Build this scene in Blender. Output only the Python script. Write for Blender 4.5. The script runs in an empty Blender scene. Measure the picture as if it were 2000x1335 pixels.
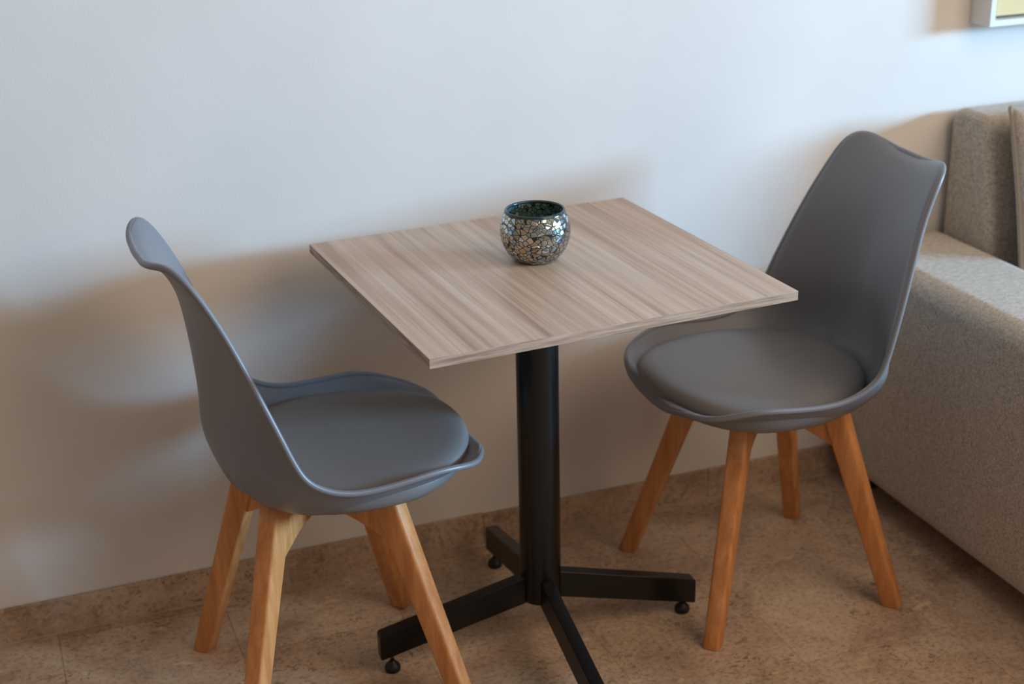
import bpy, bmesh, math, random
from mathutils import Vector, Matrix
random.seed(7)
sc = bpy.context.scene
PI = math.pi

# ------------------------------------------------------------------ camera
WALL_Y = 0.396
F_PX = 2888.05
cam_d = bpy.data.cameras.new('camera')
cam = bpy.data.objects.new('camera', cam_d)
sc.collection.objects.link(cam)
r_ = Vector((0.93411, -0.35637, -0.02144)).normalized()
f_ = Vector((0.32367, 0.86998, -0.37214)).normalized()
r_ = (r_ - f_ * r_.dot(f_)).normalized()
u_ = r_.cross(f_)
cam.matrix_world = Matrix(((r_.x, u_.x, -f_.x, -0.8802), (r_.y, u_.y, -f_.y, -2.2410),
                           (r_.z, u_.z, -f_.z, 1.5780), (0, 0, 0, 1)))
cam_d.sensor_width = 36
cam_d.lens = 36 * F_PX / 2000
cam_d.clip_start = 0.05
cam_d.dof.use_dof = True
cam_d.dof.focus_distance = 2.36
cam_d.dof.aperture_fstop = 3.2
sc.camera = cam

# ------------------------------------------------------------------ light
sc.view_settings.view_transform = 'Standard'
sc.view_settings.look = 'None'
sc.view_settings.gamma = 1
sc.view_settings.use_curve_mapping = False
sc.view_settings.exposure = 0.0

world = bpy.data.worlds.new('room_ambient')
sc.world = world
world.use_nodes = True
bg = world.node_tree.nodes['Background']
bg.inputs[0].default_value = (1.0, 0.84, 0.73, 1)
bg.inputs[1].default_value = 0.285


def area(name, loc, target, sx, sy, power, col, spread=180):
    d = bpy.data.lights.new(name, 'AREA')
    d.shape = 'RECTANGLE'
    d.size = sx
    d.size_y = sy
    d.energy = power
    d.color = col
    d.spread = math.radians(spread)
    o = bpy.data.objects.new(name, d)
    sc.collection.objects.link(o)
    o.location = loc
    o.rotation_euler = (Vector(target) - Vector(loc)).to_track_quat('-Z', 'Y').to_euler()
    return o


# daylight of the balcony window to the right, plus an added soft warm fill overhead
area('window_daylight', (7.0, -3.05, 1.95), (0.2, 0.3, 0.8), 2.2, 0.9, 1020, (0.31, 0.64, 1.0))
area('warm_fill', (1.5, -2.2, 2.6), (0.5, 0.0, 0.2), 2.2, 2.2, 50, (1.0, 0.80, 0.62))

# ------------------------------------------------------------------ helpers
C = sc.collection


def tag(o, label=None, cat=None, group=None, kind=None):
    if label: o['label'] = label
    if cat: o['category'] = cat
    if group: o['group'] = group
    if kind: o['kind'] = kind
    return o


def empty(name, loc, rz=0):
    o = bpy.data.objects.new(name, None)
    C.objects.link(o)
    o.location = loc
    o.rotation_euler = (0, 0, rz)
    o.empty_display_size = 0.1
    return o


def obj(name, bm, mat, parent=None, smooth=True, bevel=0, segs=3, subsurf=0):
    bmesh.ops.recalc_face_normals(bm, faces=bm.faces)
    me = bpy.data.meshes.new(name)
    bm.to_mesh(me)
    bm.free()
    me.materials.append(mat)
    if smooth:
        for p in me.polygons: p.use_smooth = True
    o = bpy.data.objects.new(name, me)
    C.objects.link(o)
    if parent: o.parent = parent
    if bevel:
        b = o.modifiers.new('bevel', 'BEVEL')
        b.width = bevel
        b.segments = segs
        b.limit_method = 'ANGLE'
        b.angle_limit = math.radians(35)
        b.harden_normals = False
        w = o.modifiers.new('wn', 'WEIGHTED_NORMAL')
        w.keep_sharp = False
    if subsurf:
        s = o.modifiers.new('sub', 'SUBSURF')
        s.levels = s.render_levels = subsurf
    return o


def add_box(bm, x0, x1, y0, y1, z0, z1):
    v = [bm.verts.new((x, y, z)) for z in (z0, z1) for x, y in ((x0, y0), (x1, y0), (x1, y1), (x0, y1))]
    for f in ((0, 3, 2, 1), (4, 5, 6, 7), (0, 1, 5, 4), (1, 2, 6, 5), (2, 3, 7, 6), (3, 0, 4, 7)):
        bm.faces.new([v[i] for i in f])
    return v


def loft(bm, rings, cap=True, closed=True):
    vr = [[bm.verts.new(p) for p in ring] for ring in rings]
    n = len(vr[0])
    for a, b in zip(vr, vr[1:]):
        for i in range(n if closed else n - 1):
            j = (i + 1) % n
            bm.faces.new((a[i], a[j], b[j], b[i]))
    if cap:
        bm.faces.new(vr[0][::-1])
        bm.faces.new(vr[-1])
    return vr


def lathe(bm, prof, n=48, cx=0, cy=0):
    """prof: list of (r, z); r==0 closes on the axis"""
    rows = []
    for r, z in prof:
        if r < 1e-6:
            rows.append([bm.verts.new((cx, cy, z))])
        else:
            rows.append([bm.verts.new((cx + r * math.cos(2 * PI * k / n), cy + r * math.sin(2 * PI * k / n), z)) for k in range(n)])
    for a, b in zip(rows, rows[1:]):
        if len(a) == 1 and len(b) == 1: continue
        for i in range(n):
            j = (i + 1) % n
            if len(a) == 1: bm.faces.new((a[0], b[j], b[i]))
            elif len(b) == 1: bm.faces.new((a[i], a[j], b[0]))
            else: bm.faces.new((a[i], a[j], b[j], b[i]))


def tube(bm, pts, rad, n=12, closed=True):
    m = len(pts)
    rings = []
    for i in range(m):
        p = Vector(pts[i])
        t = (Vector(pts[(i + 1) % m]) - Vector(pts[i - 1])) if closed else (Vector(pts[min(i + 1, m - 1)]) - Vector(pts[max(i - 1, 0)]))
        t.normalize()
        ref = Vector((0, 0, 1)) if abs(t.z) < 0.9 else Vector((1, 0, 0))
        if i == 0: a = t.cross(ref).normalized()
        else: a = (a - t * a.dot(t)).normalized()
        b = t.cross(a)
        rr = rad[i] if isinstance(rad, (list, tuple)) else rad
        rings.append([p + (a * math.cos(2 * PI * k / n) + b * math.sin(2 * PI * k / n)) * rr for k in range(n)])
    vr = [[bm.verts.new(q) for q in ring] for ring in rings]
    for i in range(m if closed else m - 1):
        a_, b_ = vr[i], vr[(i + 1) % m]
        off = 0
        if closed and i == m - 1:
            off = min(range(n), key=lambda k: (a_[0].co - b_[k].co).length)
        for k in range(n):
            j = (k + 1) % n
            bm.faces.new((a_[k], a_[j], b_[(j + off) % n], b_[(k + off) % n]))
    if not closed:
        bm.faces.new(vr[0][::-1])
        bm.faces.new(vr[-1])


def interp(tab, x):
    """smooth (monotone-ish cubic) interpolation of a table of (x, v)"""
    xs = [t[0] for t in tab]
    vs = [t[1] for t in tab]
    if x <= xs[0]: return vs[0]
    if x >= xs[-1]: return vs[-1]
    i = max(k for k in range(len(xs)) if xs[k] <= x)
    i = min(i, len(xs) - 2)

    def slope(k):
        if k == 0 or k == len(xs) - 1: return 0 if k == 0 else (vs[-1] - vs[-2]) / (xs[-1] - xs[-2])
        d0 = (vs[k] - vs[k - 1]) / (xs[k] - xs[k - 1])
        d1 = (vs[k + 1] - vs[k]) / (xs[k + 1] - xs[k])
        return 0 if d0 * d1 <= 0 else 2 * d0 * d1 / (d0 + d1)
    h = xs[i + 1] - xs[i]
    t = (x - xs[i]) / h
    m0, m1 = slope(i) * h, slope(i + 1) * h
    return (2 * t**3 - 3 * t**2 + 1) * vs[i] + (t**3 - 2 * t**2 + t) * m0 + (-2 * t**3 + 3 * t**2) * vs[i + 1] + (t**3 - t**2) * m1


# ------------------------------------------------------------------ materials
def srgb(r, g, b):
    f = lambda c: (c / 255 / 12.92) if c <= 10.3 else ((c / 255 + 0.055) / 1.055) ** 2.4
    return (f(r), f(g), f(b), 1)


class Mat:
    def __init__(s, name, col=(.5, .5, .5, 1), rough=.5, metal=0, spec=.5):
        s.m = bpy.data.materials.new(name)
        s.m.use_nodes = True
        s.t = s.m.node_tree
        s.b = s.t.nodes['Principled BSDF']
        s.b.inputs['Base Color'].default_value = col
        s.b.inputs['Roughness'].default_value = rough
        s.b.inputs['Metallic'].default_value = metal
        s.b.inputs['Specular IOR Level'].default_value = spec

    def n(s, typ, **kw):
        nd = s.t.nodes.new(typ)
        for k, v in kw.items():
            if k.startswith('_'): setattr(nd, k[1:], v)
            else: nd.inputs[k.replace('__', ' ')].default_value = v
        return nd

    def l(s, a, ao, b, bi):
        s.t.links.new(a.outputs[ao], b.inputs[bi])

    def coords(s, scale=(1, 1, 1), loc=(0, 0, 0), rot=(0, 0, 0)):
        tc = s.n('ShaderNodeTexCoord')
        mp = s.n('ShaderNodeMapping')
        mp.inputs['Scale'].default_value = scale
        mp.inputs['Location'].default_value = loc
        mp.inputs['Rotation'].default_value = rot
        s.l(tc, 'Object', mp, 'Vector')
        return mp

    def noise(s, mp, scale, detail=4, rough=.55, dist=0):
        nd = s.n('ShaderNodeTexNoise', Scale=scale, Detail=detail, Roughness=rough, Distortion=dist)
        s.l(mp, 'Vector', nd, 'Vector')
        return nd

    def ramp(s, src, out, stops, interp='LINEAR'):
        nd = s.n('ShaderNodeValToRGB')
        nd.color_ramp.interpolation = interp
        e = nd.color_ramp.elements
        while len(e) < len(stops): e.new(0.5)
        for k, (p, c) in enumerate(stops):
            e[k].position = p
            e[k].color = c
        s.l(src, out, nd, 'Fac')
        return nd

    def mix(s, a, b, fac, mode='MIX', facv=None):
        nd = s.n('ShaderNodeMix', _data_type='RGBA', _blend_type=mode)
        if facv is not None: nd.inputs[0].default_value = facv
        else: s.t.links.new(fac, nd.inputs[0])
        for k, v in ((6, a), (7, b)):
            if isinstance(v, tuple): nd.inputs[k].default_value = v
            else: s.t.links.new(v, nd.inputs[k])
        return nd.outputs[2]

    def bump(s, src, strength=.2, dist=.001):
        nd = s.n('ShaderNodeBump', Strength=strength, Distance=dist)
        s.t.links.new(src, nd.inputs['Height'])
        s.l(nd, 'Normal', s.b, 'Normal')
        return nd

    def color(s, sock):
        s.t.links.new(sock, s.b.inputs['Base Color'])


def g(v): return (v, v, v, 1)


def m_wall():
    m = Mat('wall_paint', srgb(226, 220, 212), .85, spec=.25)
    mp = m.coords()
    a = m.noise(mp, 260, 3, .6)
    b = m.noise(mp, 3, 3, .5)
    rp = m.ramp(b, 'Fac', [(.3, srgb(222, 216, 208)), (.7, srgb(230, 224, 216))])
    m.color(rp.outputs[0])
    m.bump(a.outputs['Fac'], .22, .001)
    return m.m


def stone(name, tiles=True, dark=1.0):
    m = Mat(name, rough=.42, spec=.35)
    mp = m.coords()
    big = m.noise(mp, 5.5, 5, .6, .6)
    col = m.ramp(big, 'Fac', [(.28, srgb(154, 126, 104)), (.5, srgb(188, 160, 134)), (.72, srgb(210, 186, 160))])
    # fine grain
    fine = m.noise(mp, 95, 6, .7, .3)
    fr = m.ramp(fine, 'Fac', [(.34, g(.52)), (.5, g(1.0)), (.7, g(1.12))])
    c1 = m.mix(col.outputs[0], fr.outputs[0], None, 'MULTIPLY', .8)
    # dark worm-like flecks where a coarse mask allows them
    mp2 = m.coords(scale=(1, 1.7, 1), rot=(0, 0, .5))
    fl = m.noise(mp2, 42, 5, .62, 1.6)
    flr = m.ramp(fl, 'Fac', [(.38, g(1)), (.43, g(0))])
    msk = m.noise(mp, 4.2, 2, .5)
    mr = m.ramp(msk, 'Fac', [(.42, g(.12)), (.64, g(.8))])
    mm = m.n('ShaderNodeMath', _operation='MULTIPLY')
    m.l(flr, 0, mm, 0)
    m.l(mr, 0, mm, 1)
    c2 = m.mix(c1, srgb(100, 78, 60), mm.outputs[0])
    # pale veins / fossils
    vn = m.noise(mp2, 11, 3, .5, 2.2)
    vr = m.ramp(vn, 'Fac', [(.485, g(0)), (.5, g(.45)), (.515, g(0))])
    c3 = m.mix(c2, srgb(216, 190, 156), vr.outputs[0])
    ps = m.noise(mp2, 16, 2, .4, .4)
    pr = m.ramp(ps, 'Fac', [(.70, g(0)), (.74, g(.55))])
    c3 = m.mix(c3, srgb(224, 196, 152), pr.outputs[0])
    if tiles:
        # tile rows run across the room: swap x and y for the brick texture
        tc = m.n('ShaderNodeTexCoord')
        sp = m.n('ShaderNodeSeparateXYZ')
        m.l(tc, 'Object', sp, 0)
        cb = m.n('ShaderNodeCombineXYZ')
        ax = m.n('ShaderNodeMath', _operation='ADD')
        m.l(sp, 'Y', ax, 0)
        ax.inputs[1].default_value = 6.2 + .26 
        ay = m.n('ShaderNodeMath', _operation='ADD')
        m.l(sp, 'X', ay, 0)
        ay.inputs[1].default_value = 6.4 - .10
        m.l(ax, 0, cb, 'X')
        m.l(ay, 0, cb, 'Y')
        br = m.n('ShaderNodeTexBrick', _offset=.305, _offset_frequency=2)
        br.inputs['Scale'].default_value = 1
        br.inputs['Mortar Size'].default_value = .0016
        br.inputs['Mortar Smooth'].default_value = .3
        br.inputs['Brick Width'].default_value = .62
        br.inputs['Row Height'].default_value = .32
        br.inputs['Bias'].default_value = 0
        br.inputs['Color1'].default_value = (1.1, 1.1, 1.1, 1)
        br.inputs['Color2'].default_value = (.78, .73, .68, 1)
        br.inputs['Mortar'].default_value = (.68, .62, .55, 1)
        m.l(cb, 0, br, 'Vector')
        c3 = m.mix(c3, br.outputs['Color'], None, 'MULTIPLY', .8)
    if tiles:
        # pale grout along the skirting
        tc2 = m.n('ShaderNodeTexCoord')
        sp2 = m.n('ShaderNodeSeparateXYZ')
        m.l(tc2, 'Object', sp2, 0)
        gt = m.n('ShaderNodeMath', _operation='GREATER_THAN')
        m.l(sp2, 'Y', gt, 0)
        gt.inputs[1].default_value = WALL_Y - .0125
        c3 = m.mix(c3, srgb(206, 186, 162), gt.outputs[0])
    if dark != 1: c3 = m.mix(c3, g(dark), None, 'MULTIPLY', 1)
    m.color(c3)
    rr = m.ramp(fine, 'Fac', [(.3, g(.52)), (.7, g(.36))])
    m.l(rr, 0, m.b, 'Roughness')
    m.bump(fl.outputs['Fac'], .08, .001)
    return m.m


def m_laminate():
    m = Mat('ash_laminate', rough=.38, spec=.5)
    # streaks run along local y
    mpa = m.coords(scale=(1, .018, 1))
    mpb = m.coords(scale=(1, .012, 1), loc=(.3, 0, 0))
    a = m.noise(mpa, 64, 6, .62, .06)
    b = m.noise(mpb, 150, 3, .6, .05)
    c = m.noise(mpa, 14, 4, .6, .1)
    ca = m.ramp(a, 'Fac', [(.28, srgb(158, 134, 114)), (.42, srgb(188, 162, 140)), (.56, srgb(206, 182, 160)), (.8, srgb(218, 196, 174))])
    cb = m.ramp(b, 'Fac', [(.32, g(.78)), (.5, g(1)), (.7, g(1.05))])
    cc = m.ramp(c, 'Fac', [(.38, srgb(232, 222, 216)), (.6, g(1))])
    c1 = m.mix(ca.outputs[0], cb.outputs[0], None, 'MULTIPLY', .6)
    c2 = m.mix(c1, cc.outputs[0], None, 'MULTIPLY', .9)
    m.color(c2)
    mpc = m.coords(scale=(1, .12, 1))
    p = m.noise(mpc, 420, 2, .5)
    m.bump(p.outputs['Fac'], .12, .0004)
    return m.m


def m_edge():
    m = Mat('ash_edge_band', rough=.5, spec=.4)
    mp = m.coords(scale=(.05, .05, 1))
    a = m.noise(mp, 230, 4, .6, .2)
    ca = m.ramp(a, 'Fac', [(.34, srgb(138, 114, 96)), (.5, srgb(172, 146, 125)), (.66, srgb(190, 166, 145))])
    m.color(ca.outputs[0])
    return m.m


def m_wood():
    m = Mat('oiled_beech', rough=.42, spec=.4)
    mp = m.coords(scale=(1, 1, .09))
    a = m.noise(mp, 55, 5, .6, .3)
    b = m.noise(mp, 330, 3, .6)
    ca = m.ramp(a, 'Fac', [(.3, srgb(182, 115, 60)), (.55, srgb(206, 139, 82)), (.75, srgb(220, 157, 100))])
    cb = m.ramp(b, 'Fac', [(.35, g(.86)), (.6, g(1))])
    m.color(m.mix(ca.outputs[0], cb.outputs[0], None, 'MULTIPLY', .7))
    return m.m


def m_fabric(name, lo, hi, sc_=1.0):
    m = Mat(name, rough=.95, spec=.1)
    m.b.inputs['Sheen Weight'].default_value = .25
    mp = m.coords(scale=(1, 1, .25))
    mq = m.coords(scale=(.25, .4, 1))
    a = m.noise(mp, 300 * sc_, 4, .75)
    b = m.noise(mq, 280 * sc_, 4, .75)
    c = m.noise(mp, 900 * sc_, 2, .6)
    ad = m.n('ShaderNodeMath', _operation='ADD')
    m.l(a, 'Fac', ad, 0)
    m.l(b, 'Fac', ad, 1)
    ml = m.n('ShaderNodeMath', _operation='MULTIPLY_ADD')
    m.l(ad, 0, ml, 0)
    ml.inputs[1].default_value = .5
    m.l(c, 'Fac', ml, 2)
    ml2 = m.n('ShaderNodeMath', _operation='MULTIPLY')
    m.l(ml, 0, ml2, 0)
    ml2.inputs[1].default_value = .5
    cr = m.ramp(ml2, 0, [(.40, lo), (.60, hi)])
    m.color(cr.outputs[0])
    m.bump(ad.outputs[0], .5, .0012)
    return m.m


def m_plastic(name, col, rough, bump=0):
    m = Mat(name, col, rough, spec=.45)
    if bump:
        mp = m.coords()
        a = m.noise(mp, 700, 2, .5)
        m.bump(a.outputs['Fac'], bump, .0003)
    return m.m


def m_mosaic():
    m = Mat('cracked_mirror_mosaic', rough=.12, metal=1)
    mp = m.coords(scale=(1, 1, 1.15))
    nz = m.noise(mp, 60, 2, .5)
    vm = m.n('ShaderNodeVectorMath', _operation='MULTIPLY_ADD')
    m.l(nz, 'Color', vm, 0)
    vm.inputs[1].default_value = (.006, .006, .006)
    m.l(mp, 'Vector', vm, 2)
    vo = m.n('ShaderNodeTexVoronoi', _feature='F1', Scale=112, Randomness=1.0)
    ed = m.n('ShaderNodeTexVoronoi', _feature='DISTANCE_TO_EDGE', Scale=112, Randomness=1.0)
    m.l(vm, 0, vo, 'Vector')
    m.l(vm, 0, ed, 'Vector')
    sep = m.n('ShaderNodeSeparateColor')
    m.l(vo, 'Color', sep, 0)
    tint = m.ramp(sep, 'Red', [(0, srgb(176, 184, 178)), (.35, srgb(214, 212, 200)), (.6, srgb(150, 172, 178)), (.8, srgb(196, 186, 160)), (.9, srgb(188, 160, 118)), (1, srgb(226, 230, 232))])
    er = m.ramp(ed, 'Distance', [(.06, g(0)), (.085, g(1))])
    c = m.mix(srgb(10, 12, 12), tint.outputs[0], er.outputs[0])
    m.color(c)
    m.l(er, 0, m.b, 'Metallic')
    rr = m.ramp(er, 0, [(0, g(.6)), (1, g(.16))])
    m.l(rr, 0, m.b, 'Roughness')
    # each chip is tilted a little
    ge = m.n('ShaderNodeNewGeometry')
    sub = m.n('ShaderNodeVectorMath', _operation='SUBTRACT')
    m.l(vo, 'Color', sub, 0)
    sub.inputs[1].default_value = (.5, .5, .5)
    sc2 = m.n('ShaderNodeVectorMath', _operation='SCALE')
    m.l(sub, 0, sc2, 0)
    sc2.inputs['Scale'].default_value = .42
    ad = m.n('ShaderNodeVectorMath', _operation='ADD')
    m.l(ge, 'Normal', ad, 0)
    m.l(sc2, 0, ad, 1)
    nm = m.n('ShaderNodeVectorMath', _operation='NORMALIZE')
    m.l(ad, 0, nm, 0)
    bp = m.n('ShaderNodeBump', Strength=.5, Distance=.0006)
    m.l(er, 0, bp, 'Height')
    m.l(nm, 0, bp, 'Normal')
    m.l(bp, 'Normal', m.b, 'Normal')
    m.b.inputs['Coat Weight'].default_value = .5
    m.b.inputs['Coat Roughness'].default_value = .05
    return m.m


def m_inner():
    m = Mat('teal_glass_lining', srgb(40, 70, 74), .12, metal=.35)
    mp = m.coords()
    vo = m.n('ShaderNodeTexVoronoi', _feature='F1', Scale=120)
    ed = m.n('ShaderNodeTexVoronoi', _feature='DISTANCE_TO_EDGE', Scale=120)
    m.l(mp, 'Vector', vo, 'Vector')
    m.l(mp, 'Vector', ed, 'Vector')
    sep = m.n('ShaderNodeSeparateColor')
    m.l(vo, 'Color', sep, 0)
    tint = m.ramp(sep, 'Red', [(0, srgb(70, 100, 98)), (.6, srgb(120, 150, 140)), (1, srgb(176, 196, 172))])
    er = m.ramp(ed, 'Distance', [(.04, g(0)), (.09, g(1))])
    m.color(m.mix(srgb(16, 30, 34), tint.outputs[0], er.outputs[0]))
    return m.m


M = dict(
    wall=m_wall(), floor=stone('marble_tiles'), skirt=stone('marble_skirting', False),
    lam=m_laminate(), edge=m_edge(), wood=m_wood(),
    shell=m_plastic('grey_polypropylene', srgb(116, 115, 118), .36, .15),
    pad=m_plastic('grey_leatherette', srgb(114, 110, 108), .38, .3),
    black=m_plastic('black_powder_coat', srgb(5, 5, 5), .30, .1),
    rubber=m_plastic('black_rubber', srgb(14, 14, 14), .5),
    zinc=Mat('zinc_stem', srgb(120, 116, 110), .35, 1).m,
    sofa=m_fabric('beige_linen', srgb(132, 119, 104), srgb(216, 203, 185)),
    cushion=m_fabric('grey_beige_linen', srgb(134, 124, 112), srgb(206, 195, 180)),
    pipe=m_plastic('piping_cord', srgb(158, 146, 130), .9),
    frame=m_plastic('white_lacquer', srgb(226, 226, 222), .45),
    art=m_plastic('cream_canvas', srgb(220, 200, 150), .9),
    mosaic=m_mosaic(), inner=m_inner(), rimglass=m_plastic('dark_glass_rim', srgb(44, 58, 62), .12),
    dark=m_plastic('black_cloth', srgb(30, 27, 25), .9),
)

# ------------------------------------------------------------------ room
bm = bmesh.new()
add_box(bm, -3.2, 7.4, -4.6, WALL_Y + .12, -.06, 0)
tag(obj('floor', bm, M['floor'], smooth=False), kind='structure')
bm = bmesh.new()
add_box(bm, -3.2, 7.4, WALL_Y, WALL_Y + .12, 0, 2.75)
tag(obj('wall_back', bm, M['wall'], smooth=False), kind='structure')
bm = bmesh.new()
for x0, x1, h, t in ((-3.2, -1.46, .0705, .009), (-1.4597, -.545, .072, .0092), (-.5447, .024, .0735, .009), (.0246, .56, .070, .0088), (.5603, 1.5, .0705, .009), (1.5003, 7.4, .070, .009)):
    add_box(bm, x0, x1, WALL_Y - t, WALL_Y, 0, h)
tag(obj('baseboard_back', bm, M['skirt'], smooth=False, bevel=.0012, segs=1), kind='structure')

# ------------------------------------------------------------------ bistro table
TZ = .75
T = empty('bistro_table', (0, 0, 0))
tag(T, 'square wood-look table with black four-arm pedestal between the two grey chairs', 'table')
tt = .0165
# corner points as they stand (slightly turned against the wall)
ang = .052
ca_, sa_ = math.cos(ang), math.sin(ang)
tc_ = (.0095, .0025)
HX, HY = .3215, .3055
bm = bmesh.new()
add_box(bm, -HX, HX, -HY, HY, -tt, 0)
top = obj('tabletop', bm, M['lam'], T, smooth=False, bevel=.0008, segs=2)
top.location = (tc_[0], tc_[1], TZ)
top.rotation_euler = (0, 0, ang)
top.data.materials.append(M['edge'])
for p in top.data.polygons:
    if abs(p.normal.z) < .5: p.material_index = 1
bm = bmesh.new()
lathe(bm, [(0, .098), (.0365, .098), (.038, .1), (.038, TZ - tt - .006), (.038, TZ - tt - .005), (0, TZ - tt - .005)], 64)
obj('column', bm, M['black'], T, bevel=.0008)
bm = bmesh.new()
add_box(bm, -.11, .11, -.11, .11, TZ - tt - .005, TZ - tt)
obj('mounting_plate', bm, M['black'], T, smooth=False, bevel=.001)
ARM = -.045
for k in range(4):
    a = ARM + k * PI / 2
    ha = .0125
    bm = bmesh.new()
    dz = .011 if k == 0 else 0
    prof = [(.030, .096), (.030, .150), (.312, .085 - dz), (.315, .081 - dz), (.315, .034 - dz), (.312, .0325 - dz)]
    q = [[Vector((r, s * ha, z)) for r, z in prof] for s in (-1, 1)]
    loft(bm, q)
    arm = obj('base_arm', bm, M['black'], T, smooth=False, bevel=.0018, segs=2)
    arm.rotation_euler = (0, 0, a)
    bm = bmesh.new()
    lathe(bm, [(0, 0), (.012, 0), (.0142, .002), (.015, .007), (.0138, .012), (.010, .0165), (.006, .019), (.0055, .022), (0, .022)], 32, .292, 0)
    ft = obj('leveling_foot', bm, M['rubber'], arm)
    bm = bmesh.new()
    lathe(bm, [(0, .0195), (.0035, .0195), (.0035, .046), (0, .046)], 16, .292, 0)
    obj('foot_stem', bm, M['zinc'], ft)

# ------------------------------------------------------------------ chair
SPINE = [(0.2641, 0.4519), (0.2586, 0.4662), (0.2459, 0.4683), (0.2159, 0.4515), (0.1623, 0.4333), (0.0942, 0.4174), (0.0254, 0.4085), (-0.0441, 0.4099), (-0.0994, 0.4227), (-0.1448, 0.4474), (-0.1722, 0.4837), (-0.1851, 0.5438), (-0.1876, 0.6246), (-0.1931, 0.7055), (-0.2023, 0.7712), (-0.2212, 0.8205), (-0.2447, 0.8517), (-0.2664, 0.8638)]


def catmull(pts, n):
    P = [Vector(p) for p in pts]
    P = [2 * P[0] - P[1]] + P + [2 * P[-1] - P[-2]]
    out = []
    for i in range(1, len(P) - 2):
        for k in range(n):
            t = k / n
            out.append(.5 * ((2 * P[i]) + (-P[i - 1] + P[i + 1]) * t + (2 * P[i - 1] - 5 * P[i] + 4 * P[i + 1] - P[i + 2]) * t * t + (-P[i - 1] + 3 * P[i] - 3 * P[i + 1] + P[i + 2]) * t**3))
    out.append(P[-2])
    return out


sp = catmull([(x, z) for x, z in SPINE], 24)
arc = [0]
for a, b in zip(sp, sp[1:]): arc.append(arc[-1] + (b - a).length)
LEN = arc[-1]


def spine(a):
    a = min(max(a, 0), LEN)
    lo, hi = 0, len(arc) - 1
    while hi - lo > 1:
        m = (lo + hi) // 2
        if arc[m] <= a: lo = m
        else: hi = m
    t = (a - arc[lo]) / max(arc[hi] - arc[lo], 1e-9)
    return sp[lo].lerp(sp[hi], t)


def nrm(a):
    d = spine(min(a + .06, LEN)) - spine(max(a - .06, 0))
    d.normalize()
    n = Vector((d.y, -d.x))               # going backwards along -x then up: normal up / forward
    return n if n.y > 0 or n.x > 0 else -n


# arc positions:  front 0, mid seat ~.25, bend ~.42, back ~.55-.85
WID = [(0, 0.1568), (0.05, 0.1888), (0.1, 0.2168), (0.16, 0.2297), (0.25, 0.2329), (0.33, 0.2344), (0.42, 0.2360), (0.5, 0.2346), (0.58, 0.2291), (0.66, 0.2142), (0.74, 0.1932), (0.8, 0.1730), (0.9, 0.1548)]
EDG = [(0, 0.0030), (0.03, 0.0098), (0.06, 0.0331), (0.1, 0.0629), (0.15, 0.0772), (0.22, 0.0840), (0.3, 0.0893), (0.37, 0.1014), (0.43, 0.1094), (0.5, 0.1060), (0.57, 0.0923), (0.65, 0.0667), (0.73, 0.0431), (0.8, 0.0209), (0.9, -0.0027)]
POW = [(0, 2.2364), (0.12, 3.7978), (0.3, 4.0621), (0.45, 3.3230), (0.6, 1.5348), (0.9, 1.9594)]


def capw(a):
    f = 1.0
    A0, A1 = 0.0707, 0.0907
    if a < A0:
        t = 1 - a / A0
        f *= max(0, 1 - t**2.35) ** (1 / 2.336)
    if a > LEN - A1:
        t = 1 - (LEN - a) / A1
        f *= max(0, 1 - t**3.2) ** (1 / 2.767)
    return f


def shell_pt(a, u):
    s = abs(u)
    w = interp(WID, a) * capw(a)
    e = interp(EDG, a)
    p = interp(POW, a)
    roll = 0
    e *= min(1, w / .07)
    if s > .9: roll = ((s - .9) / .1) ** 2 * .006
    c = spine(a)
    n = nrm(a)
    h = e * s**p * (1 if w > 0 else 0) - roll * min(1, w / .1)
    # full width is kept at the edge; the side wall stands up by pulling y in a bit in the middle
    y = w * math.copysign(s**.92, u)
    x, z = c.x + n.x * h, c.y + n.y * h
    k = min(max((z - .72) / .13, 0), 1)
    z += 0.0329 * k * k * (y / .15) ** 2 - 0.0026 * k
    return Vector((x, y, z))


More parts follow.
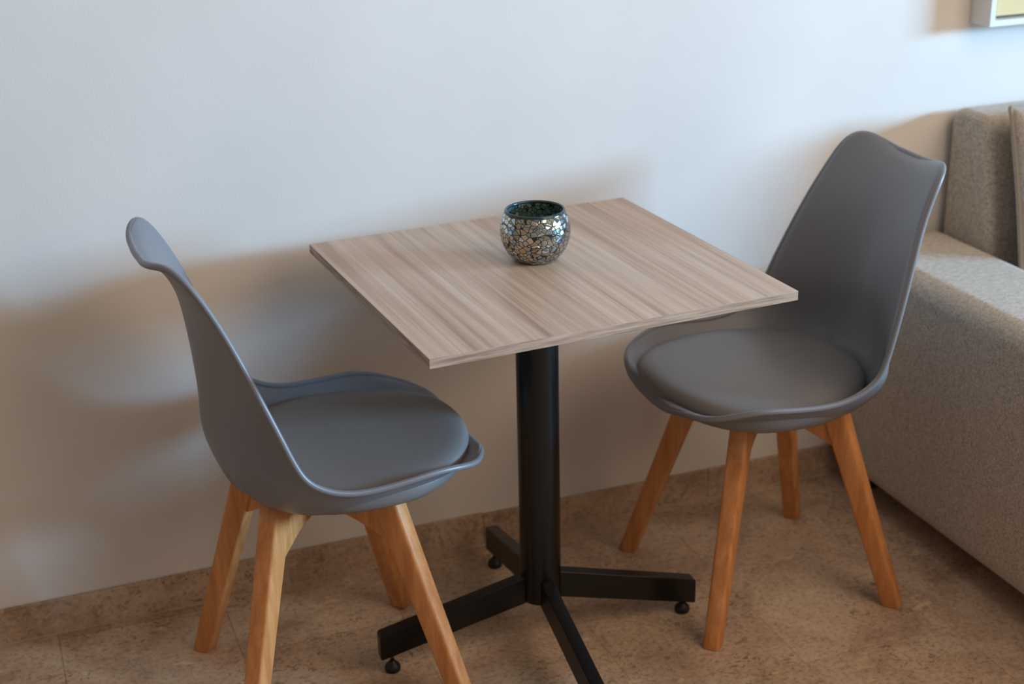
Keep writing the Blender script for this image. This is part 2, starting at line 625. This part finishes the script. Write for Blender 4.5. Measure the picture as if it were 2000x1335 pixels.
def make_shell():
    bm = bmesh.new()
    NV, NU = 150, 56
    As = []
    for i in range(NV + 1):
        t = i / NV
        # dense at both ends
        As.append(LEN * (t - .155 * math.sin(2 * PI * t) / 1.0 * .98))
    As[0], As[-1] = .0006, LEN - .0006
    us = [math.sin((k / NU * 2 - 1) * PI / 2 * .86) / math.sin(PI / 2 * .86) for k in range(NU + 1)]
    P = [[shell_pt(a, u) for u in us] for a in As]
    for _ in range(10):      # even out the side walls where seat and back meet
        Q = [list(row) for row in P]
        for i in range(8, NV - 7):
            for j in range(NU + 1):
                if abs(us[j]) > .3: P[i][j] = (Q[i - 1][j] + Q[i][j] * 2 + Q[i + 1][j]) / 4
    th = .005
    N = [[None] * (NU + 1) for _ in range(NV + 1)]
    for i in range(NV + 1):
        for j in range(NU + 1):
            i0, i1 = max(i - 1, 0), min(i + 1, NV)
            j0, j1 = max(j - 1, 0), min(j + 1, NU)
            n = (P[i1][j] - P[i0][j]).cross(P[i][j1] - P[i][j0])
            if n.length < 1e-12: n = Vector((0, 0, 1))
            n.normalize()
            if n.z < 0 and n.x < 0 or (n.x + n.z < 0): n = -n
            N[i][j] = n
    for j in range(NU + 1):      # steady normals where the rows run together at both tips
        for q in range(5):
            N[q][j] = N[5][j]
            N[NV - q][j] = N[NV - 5][j]
    A = [[bm.verts.new(P[i][j]) for j in range(NU + 1)] for i in range(NV + 1)]
    B = [[bm.verts.new(P[i][j] - N[i][j] * th) for j in range(NU + 1)] for i in range(NV + 1)]
    for i in range(NV):
        for j in range(NU):
            bm.faces.new((A[i][j], A[i][j + 1], A[i + 1][j + 1], A[i + 1][j]))
            bm.faces.new((B[i][j], B[i + 1][j], B[i + 1][j + 1], B[i][j + 1]))
    # border loop
    loop = [(0, j) for j in range(NU + 1)] + [(i, NU) for i in range(1, NV + 1)] + [(NV, j) for j in range(NU - 1, -1, -1)] + [(i, 0) for i in range(NV - 1, 0, -1)]
    for k in range(len(loop)):
        (i, j), (i2, j2) = loop[k], loop[(k + 1) % len(loop)]
        try: bm.faces.new((A[i][j], B[i][j], B[i2][j2], A[i2][j2]))
        except ValueError: pass
    # rounded bead along the rim
    pts = [P[i][j] - N[i][j] * th * .5 for i, j in loop]
    # resample evenly
    tot = [0]
    for a, b in zip(pts, pts[1:] + pts[:1]): tot.append(tot[-1] + (b - a).length)
    nn = 260
    rs = []
    k = 0
    for q in range(nn):
        d = tot[-1] * q / nn
        while tot[k + 1] < d: k += 1
        t = (d - tot[k]) / max(tot[k + 1] - tot[k], 1e-9)
        rs.append(pts[k].lerp(pts[(k + 1) % len(pts)], t))
    # light smoothing of the rim path
    for _ in range(5):
        rs = [(rs[q - 1] + rs[q] * 2 + rs[(q + 1) % nn]) / 4 for q in range(nn)]
    tube(bm, rs, .0056, 12)
    return bm


def make_pad():
    bm = bmesh.new()
    cx, hx, hy = .052, .208, .213
    n = 72

    def plan(t, s, dz=0):
        c, d = math.cos(t), math.sin(t)
        ex = 2 / 2.35
        x = math.copysign(abs(c) ** ex, c) * hx * s
        y = math.copysign(abs(d) ** ex, d) * hy * s
        # a little narrower to the front and the rear
        y *= 1 - .12 * max(0, x / hx) ** 2 - .10 * max(0, -x / hx) ** 2
        return cx + x, y

    def base(x): return .456 + .014 * max(0, (x - .10) / .13) ** 2 + .016 * max(0, (-.02 - x) / .12) ** 2
    rows = []
    for s, dz in ((.0, .0345), (.2, .0340), (.4, .0325), (.58, .0300), (.73, .0265), (.84, .0225), (.91, .0180), (.96, .0120), (.988, .0050), (1.0, -.003), (.995, -.012), (.975, -.021), (.93, -.028), (.6, -.034), (0, -.034)):
        if s == 0:
            rows.append([bm.verts.new((cx, 0, base(cx) + dz))])
        else:
            ring = []
            for k in range(n):
                x, y = plan(2 * PI * k / n, s)
                lift = .006 * (abs(y) / hy) ** 2
                ring.append(bm.verts.new((x, y, base(x) + dz + lift)))
            rows.append(ring)
    for a, b in zip(rows, rows[1:]):
        for i in range(n):
            j = (i + 1) % n
            if len(a) == 1: bm.faces.new((a[0], b[j], b[i]))
            elif len(b) == 1: bm.faces.new((a[i], a[j], b[0]))
            else: bm.faces.new((a[i], a[j], b[j], b[i]))
    return bm


FOOT, TOPR, TOPZ = .197, .0873, .445


def make_leg(sx, sy):
    """leg loft along the diagonal; section: radial x tangential, rounded"""
    bm = bmesh.new()
    d = Vector((sx, sy, 0)).normalized()
    t = Vector((-d.y, d.x, 0))
    f = Vector((sx * FOOT, sy * FOOT, 0))
    tp = Vector((sx * TOPR, sy * TOPR, TOPZ))
    rings = []
    for k, (s, rad, tan_) in enumerate(((0, .0165, .0145), (.008, .0185, .0163), (.25, .0198, .0172), (.5, .0213, .0180), (.75, .0232, .0188), (.9, .0250, .0192), (1, .0265, .0195))):
        c = f.lerp(tp, s)
        ring = []
        for q in range(28):
            th = 2 * PI * q / 28
            ce, se = math.cos(th), math.sin(th)
            eo = 2 / (3.6 if ce > 0 else 9)      # outer side rounder than the inner side
            px = math.copysign(abs(ce) ** eo, ce) * rad
            py = math.copysign(abs(se) ** (2 / 6.5), se) * tan_
            ring.append(c + d * px + t * py)
        rings.append(ring)
    loft(bm, rings)
    return bm


def make_brace(sx, sy):
    bm = bmesh.new()
    d = Vector((sx, sy, 0)).normalized()
    t = Vector((-d.y, d.x, 0))
    R = TOPR * 2**.5
    rr = lambda z: R + (FOOT * 2**.5 - R) * (TOPZ - z) / TOPZ
    prof = [(.004, .366), (.060, .360), (.085, .352), (rr(.330) - .004, .316), (rr(.395), .398), (.10, .400), (.004, .398)]
    q = [[d * r + t * (s * .0125) + Vector((0, 0, z)) for r, z in prof] for s in (-1, 1)]
    loft(bm, q)
    return bm


def make_chair(loc, rz, label):
    root = empty('dining_chair', loc, rz)
    tag(root, label, 'chair', 'grey shell chairs at the square table')
    obj('shell', make_shell(), M['shell'], root)
    obj('seat_cushion', make_pad(), M['pad'], root)
    for sx, sy in ((1, -1), (1, 1), (-1, -1), (-1, 1)):
        obj('leg', make_leg(sx, sy), M['wood'], root)
        obj('brace', make_brace(sx, sy), M['wood'], root, smooth=False, bevel=.003, segs=2)
    return root


def seat_legs(o, pose, at):
    a = at[2] - pose[2]
    dx, dy = at[0] - pose[0], at[1] - pose[1]
    c_, s_ = math.cos(-pose[2]), math.sin(-pose[2])
    o.location = (dx * c_ - dy * s_, dx * s_ + dy * c_, 0)
    o.rotation_euler = (0, 0, a)


c2_pose = (0.4970, 0.0265, PI + -0.0461)
chair = make_chair((-0.3942, 0.0364, 0), 0.0295, 'grey shell chair with wooden legs to the left of the table, facing right')
for ch in chair.children:
    if ch.name.startswith(('leg', 'brace')): seat_legs(ch, (-0.3942, 0.0364, 0.0295), (-.404, .028, .012))
c2 = chair.copy()
C.objects.link(c2)
for ch in list(chair.children):
    d = ch.copy()
    C.objects.link(d)
    d.parent = c2
    if d.name.startswith(('leg', 'brace')): seat_legs(d, c2_pose, (.4906, .0482, PI - .021))
c2.location = (0.4970, 0.0265, 0)
c2.rotation_euler = (0, 0, PI + -0.0461)
c2['label'] = 'grey shell chair with wooden legs between the table and the sofa, facing left'

# ------------------------------------------------------------------ mosaic bowl
B = empty('candle_holder', (.0165, .041, TZ))
B.scale = (1.035, 1.035, .965)
tag(B, 'round silver cracked-mirror mosaic candle holder on the tabletop', 'candle holder')
bm = bmesh.new()
outp = [(0, .0006), (.030, .0006), (.034, .0012), (.040, .006), (.048, .016), (.0545, .028), (.0583, .042), (.0595, .054), (.0588, .066), (.0565, .077), (.0535, .086), (.0505, .0925)]
lathe(bm, outp, 96)
obj('mosaic_body', bm, M['mosaic'], B)
bm = bmesh.new()
lathe(bm, [(.0515, .0905), (.0508, .0940), (.0490, .0955), (.0470, .0945), (.0462, .0915), (.0485, .0895), (.0515, .0905)], 96)
obj('rim', bm, M['rimglass'], B)
bm = bmesh.new()
lathe(bm, [(.0466, .093), (.050, .086), (.0535, .076), (.0558, .065), (.0565, .054), (.0552, .042), (.051, .028), (.044, .015), (.034, .006), (0, .005)], 96)
obj('inner_lining', bm, M['inner'], B)

# ------------------------------------------------------------------ sofa
S = empty('sofa', (.86, .1, 0))
tag(S, 'beige linen upholstered sofa with low square arm at the right', 'sofa')


def rbox(name, x0, x1, y0, y1, z0, z1, mat, bev, parent, segs=5):
    bm = bmesh.new()
    add_box(bm, x0 - .86, x1 - .86, y0 - .1, y1 - .1, z0, z1)
    return obj(name, bm, mat, parent, smooth=True, bevel=bev, segs=segs)


WB = WALL_Y - .012
rbox('arm', .862, 1.122, -.62, WB, .045, .572, M['sofa'], .045, S, 8)
# backrest with a rounded, slightly leaning section
bm = bmesh.new()
prof = []
y0, y1 = .240, WB
sec = [(y0 - .05, .20), (y0 - .035, .50), (y0 - .004, .70)]
for k in range(9):
    a = PI - k * PI / 2 / 8
    sec.append((y0 + .055 + .05 * math.cos(a), .79 + .05 * math.sin(a)))
for k in range(9):
    a = PI / 2 - k * PI / 2 / 8
    sec.append((y1 - .035 + .035 * math.cos(a), .805 + .035 * math.sin(a)))
sec += [(y1, .5), (y1, .20)]
rings = [[Vector((x - .86, y - .1, z)) for y, z in sec] for x in (1.125, 2.95)]
loft(bm, rings)
obj('backrest', bm, M['sofa'], S, smooth=True, bevel=.02, segs=5)
rbox('seat_base', 1.1225, 2.95, -.60, .18, .045, .30, M['sofa'], .01, S)
rbox('seat_cushion', 1.126, 2.02, -.64, .165, .302, .455, M['sofa'], .04, S)
rbox('seat_cushion', 2.03, 2.94, -.64, .165, .302, .455, M['sofa'], .04, S)
rbox('arm', 2.952, 3.20, -.62, WB, .045, .572, M['sofa'], .045, S, 8)
for x in (.93, 3.12):
    for y in (-.52, .30):
        bm = bmesh.new()
        lathe(bm, [(0, 0), (.022, 0), (.024, .044), (0, .044)], 24, x - .86, y - .1)
        obj('foot', bm, M['dark'], S, bevel=.001)


# loose back cushions
def make_cushion(name, loc, w, h, d, lean, label):
    root = empty(name, loc)
    tag(root, label, 'cushion', 'loose cushions leaning on the sofa back')
    bm = bmesh.new()
    n = 28

    def edge(u, v):
        # pincushion plan of the cover; u,v in -1..1
        x = u * w / 2 * (1 - .035 * (1 - abs(v) ** 2) * abs(u))
        z = v * h / 2 * (1 - .03 * (1 - abs(u) ** 2) * abs(v))
        r = .985
        return x, z
    front, back = [], []
    for i in range(n + 1):
        rf, rb = [], []
        for j in range(n + 1):
            u = math.sin((i / n * 2 - 1) * PI / 2)
            v = math.sin((j / n * 2 - 1) * PI / 2)
            x, z = edge(u, v)
            q = ((1 - u**4) * (1 - v**4)) ** .42
            on = i in (0, n) or j in (0, n)
            rf.append(bm.verts.new((x, -d / 2 * q, z)))
            rb.append(rf[-1] if on else bm.verts.new((x, d / 2 * q, z)))
        front.append(rf)
        back.append(rb)
    for i in range(n):
        for j in range(n):
            bm.faces.new((front[i][j], front[i + 1][j], front[i + 1][j + 1], front[i][j + 1]))
            f = (back[i][j], back[i][j + 1], back[i + 1][j + 1], back[i + 1][j])
            try: bm.faces.new(f)
            except ValueError: pass
    o = obj('cover', bm, M['cushion'], root, subsurf=1)
    bm = bmesh.new()
    path = []
    for i in range(n): path.append(edge(math.sin((i / n * 2 - 1) * PI / 2), -1))
    for i in range(n): path.append(edge(1, math.sin((i / n * 2 - 1) * PI / 2)))
    for i in range(n): path.append(edge(-math.sin((i / n * 2 - 1) * PI / 2), 1))
    for i in range(n): path.append(edge(-1, -math.sin((i / n * 2 - 1) * PI / 2)))
    tube(bm, [Vector((x, 0, z)) for x, z in path], .0048, 10)
    obj('piping', bm, M['pipe'], root)
    root.rotation_euler = (lean, 0, 0)
    return root


make_cushion('back_cushion', (1.409, .147, .674), .56, .41, .11, math.radians(-14),
             'beige piped cushion leaning against the sofa back at the right edge')

# ------------------------------------------------------------------ picture on the wall
px, pz = 1.162, 1.014
PW, PH, PD = .62, .46, .068
Pi = empty('picture', (px + PW / 2, WALL_Y, pz + PH / 2))
tag(Pi, 'white box-framed picture on the wall above the sofa', 'picture')
fw = .0125
bm = bmesh.new()
ow, oh = PW / 2, PH / 2
fr, bk = -PD, -.001
for x0, x1, z0, z1 in ((-ow, ow, -oh, -oh + fw), (-ow, ow, oh - fw, oh), (-ow, -ow + fw, -oh + fw, oh - fw), (ow - fw, ow, -oh + fw, oh - fw)):
    add_box(bm, x0, x1, fr, bk, z0, z1)
bmesh.ops.remove_doubles(bm, verts=bm.verts, dist=1e-5)
obj('picture_frame', bm, M['frame'], Pi, smooth=False)
bm = bmesh.new()
add_box(bm, -ow + fw, ow - fw, -.012, -.002, -oh + fw, oh - fw)
obj('backing', bm, M['pipe'], Pi, smooth=False)
bm = bmesh.new()
add_box(bm, -ow + fw + .009, ow - fw - .009, -.058, -.0125, -oh + fw + .007, oh - fw - .007)
obj('canvas', bm, M['art'], Pi, smooth=False, bevel=.001)
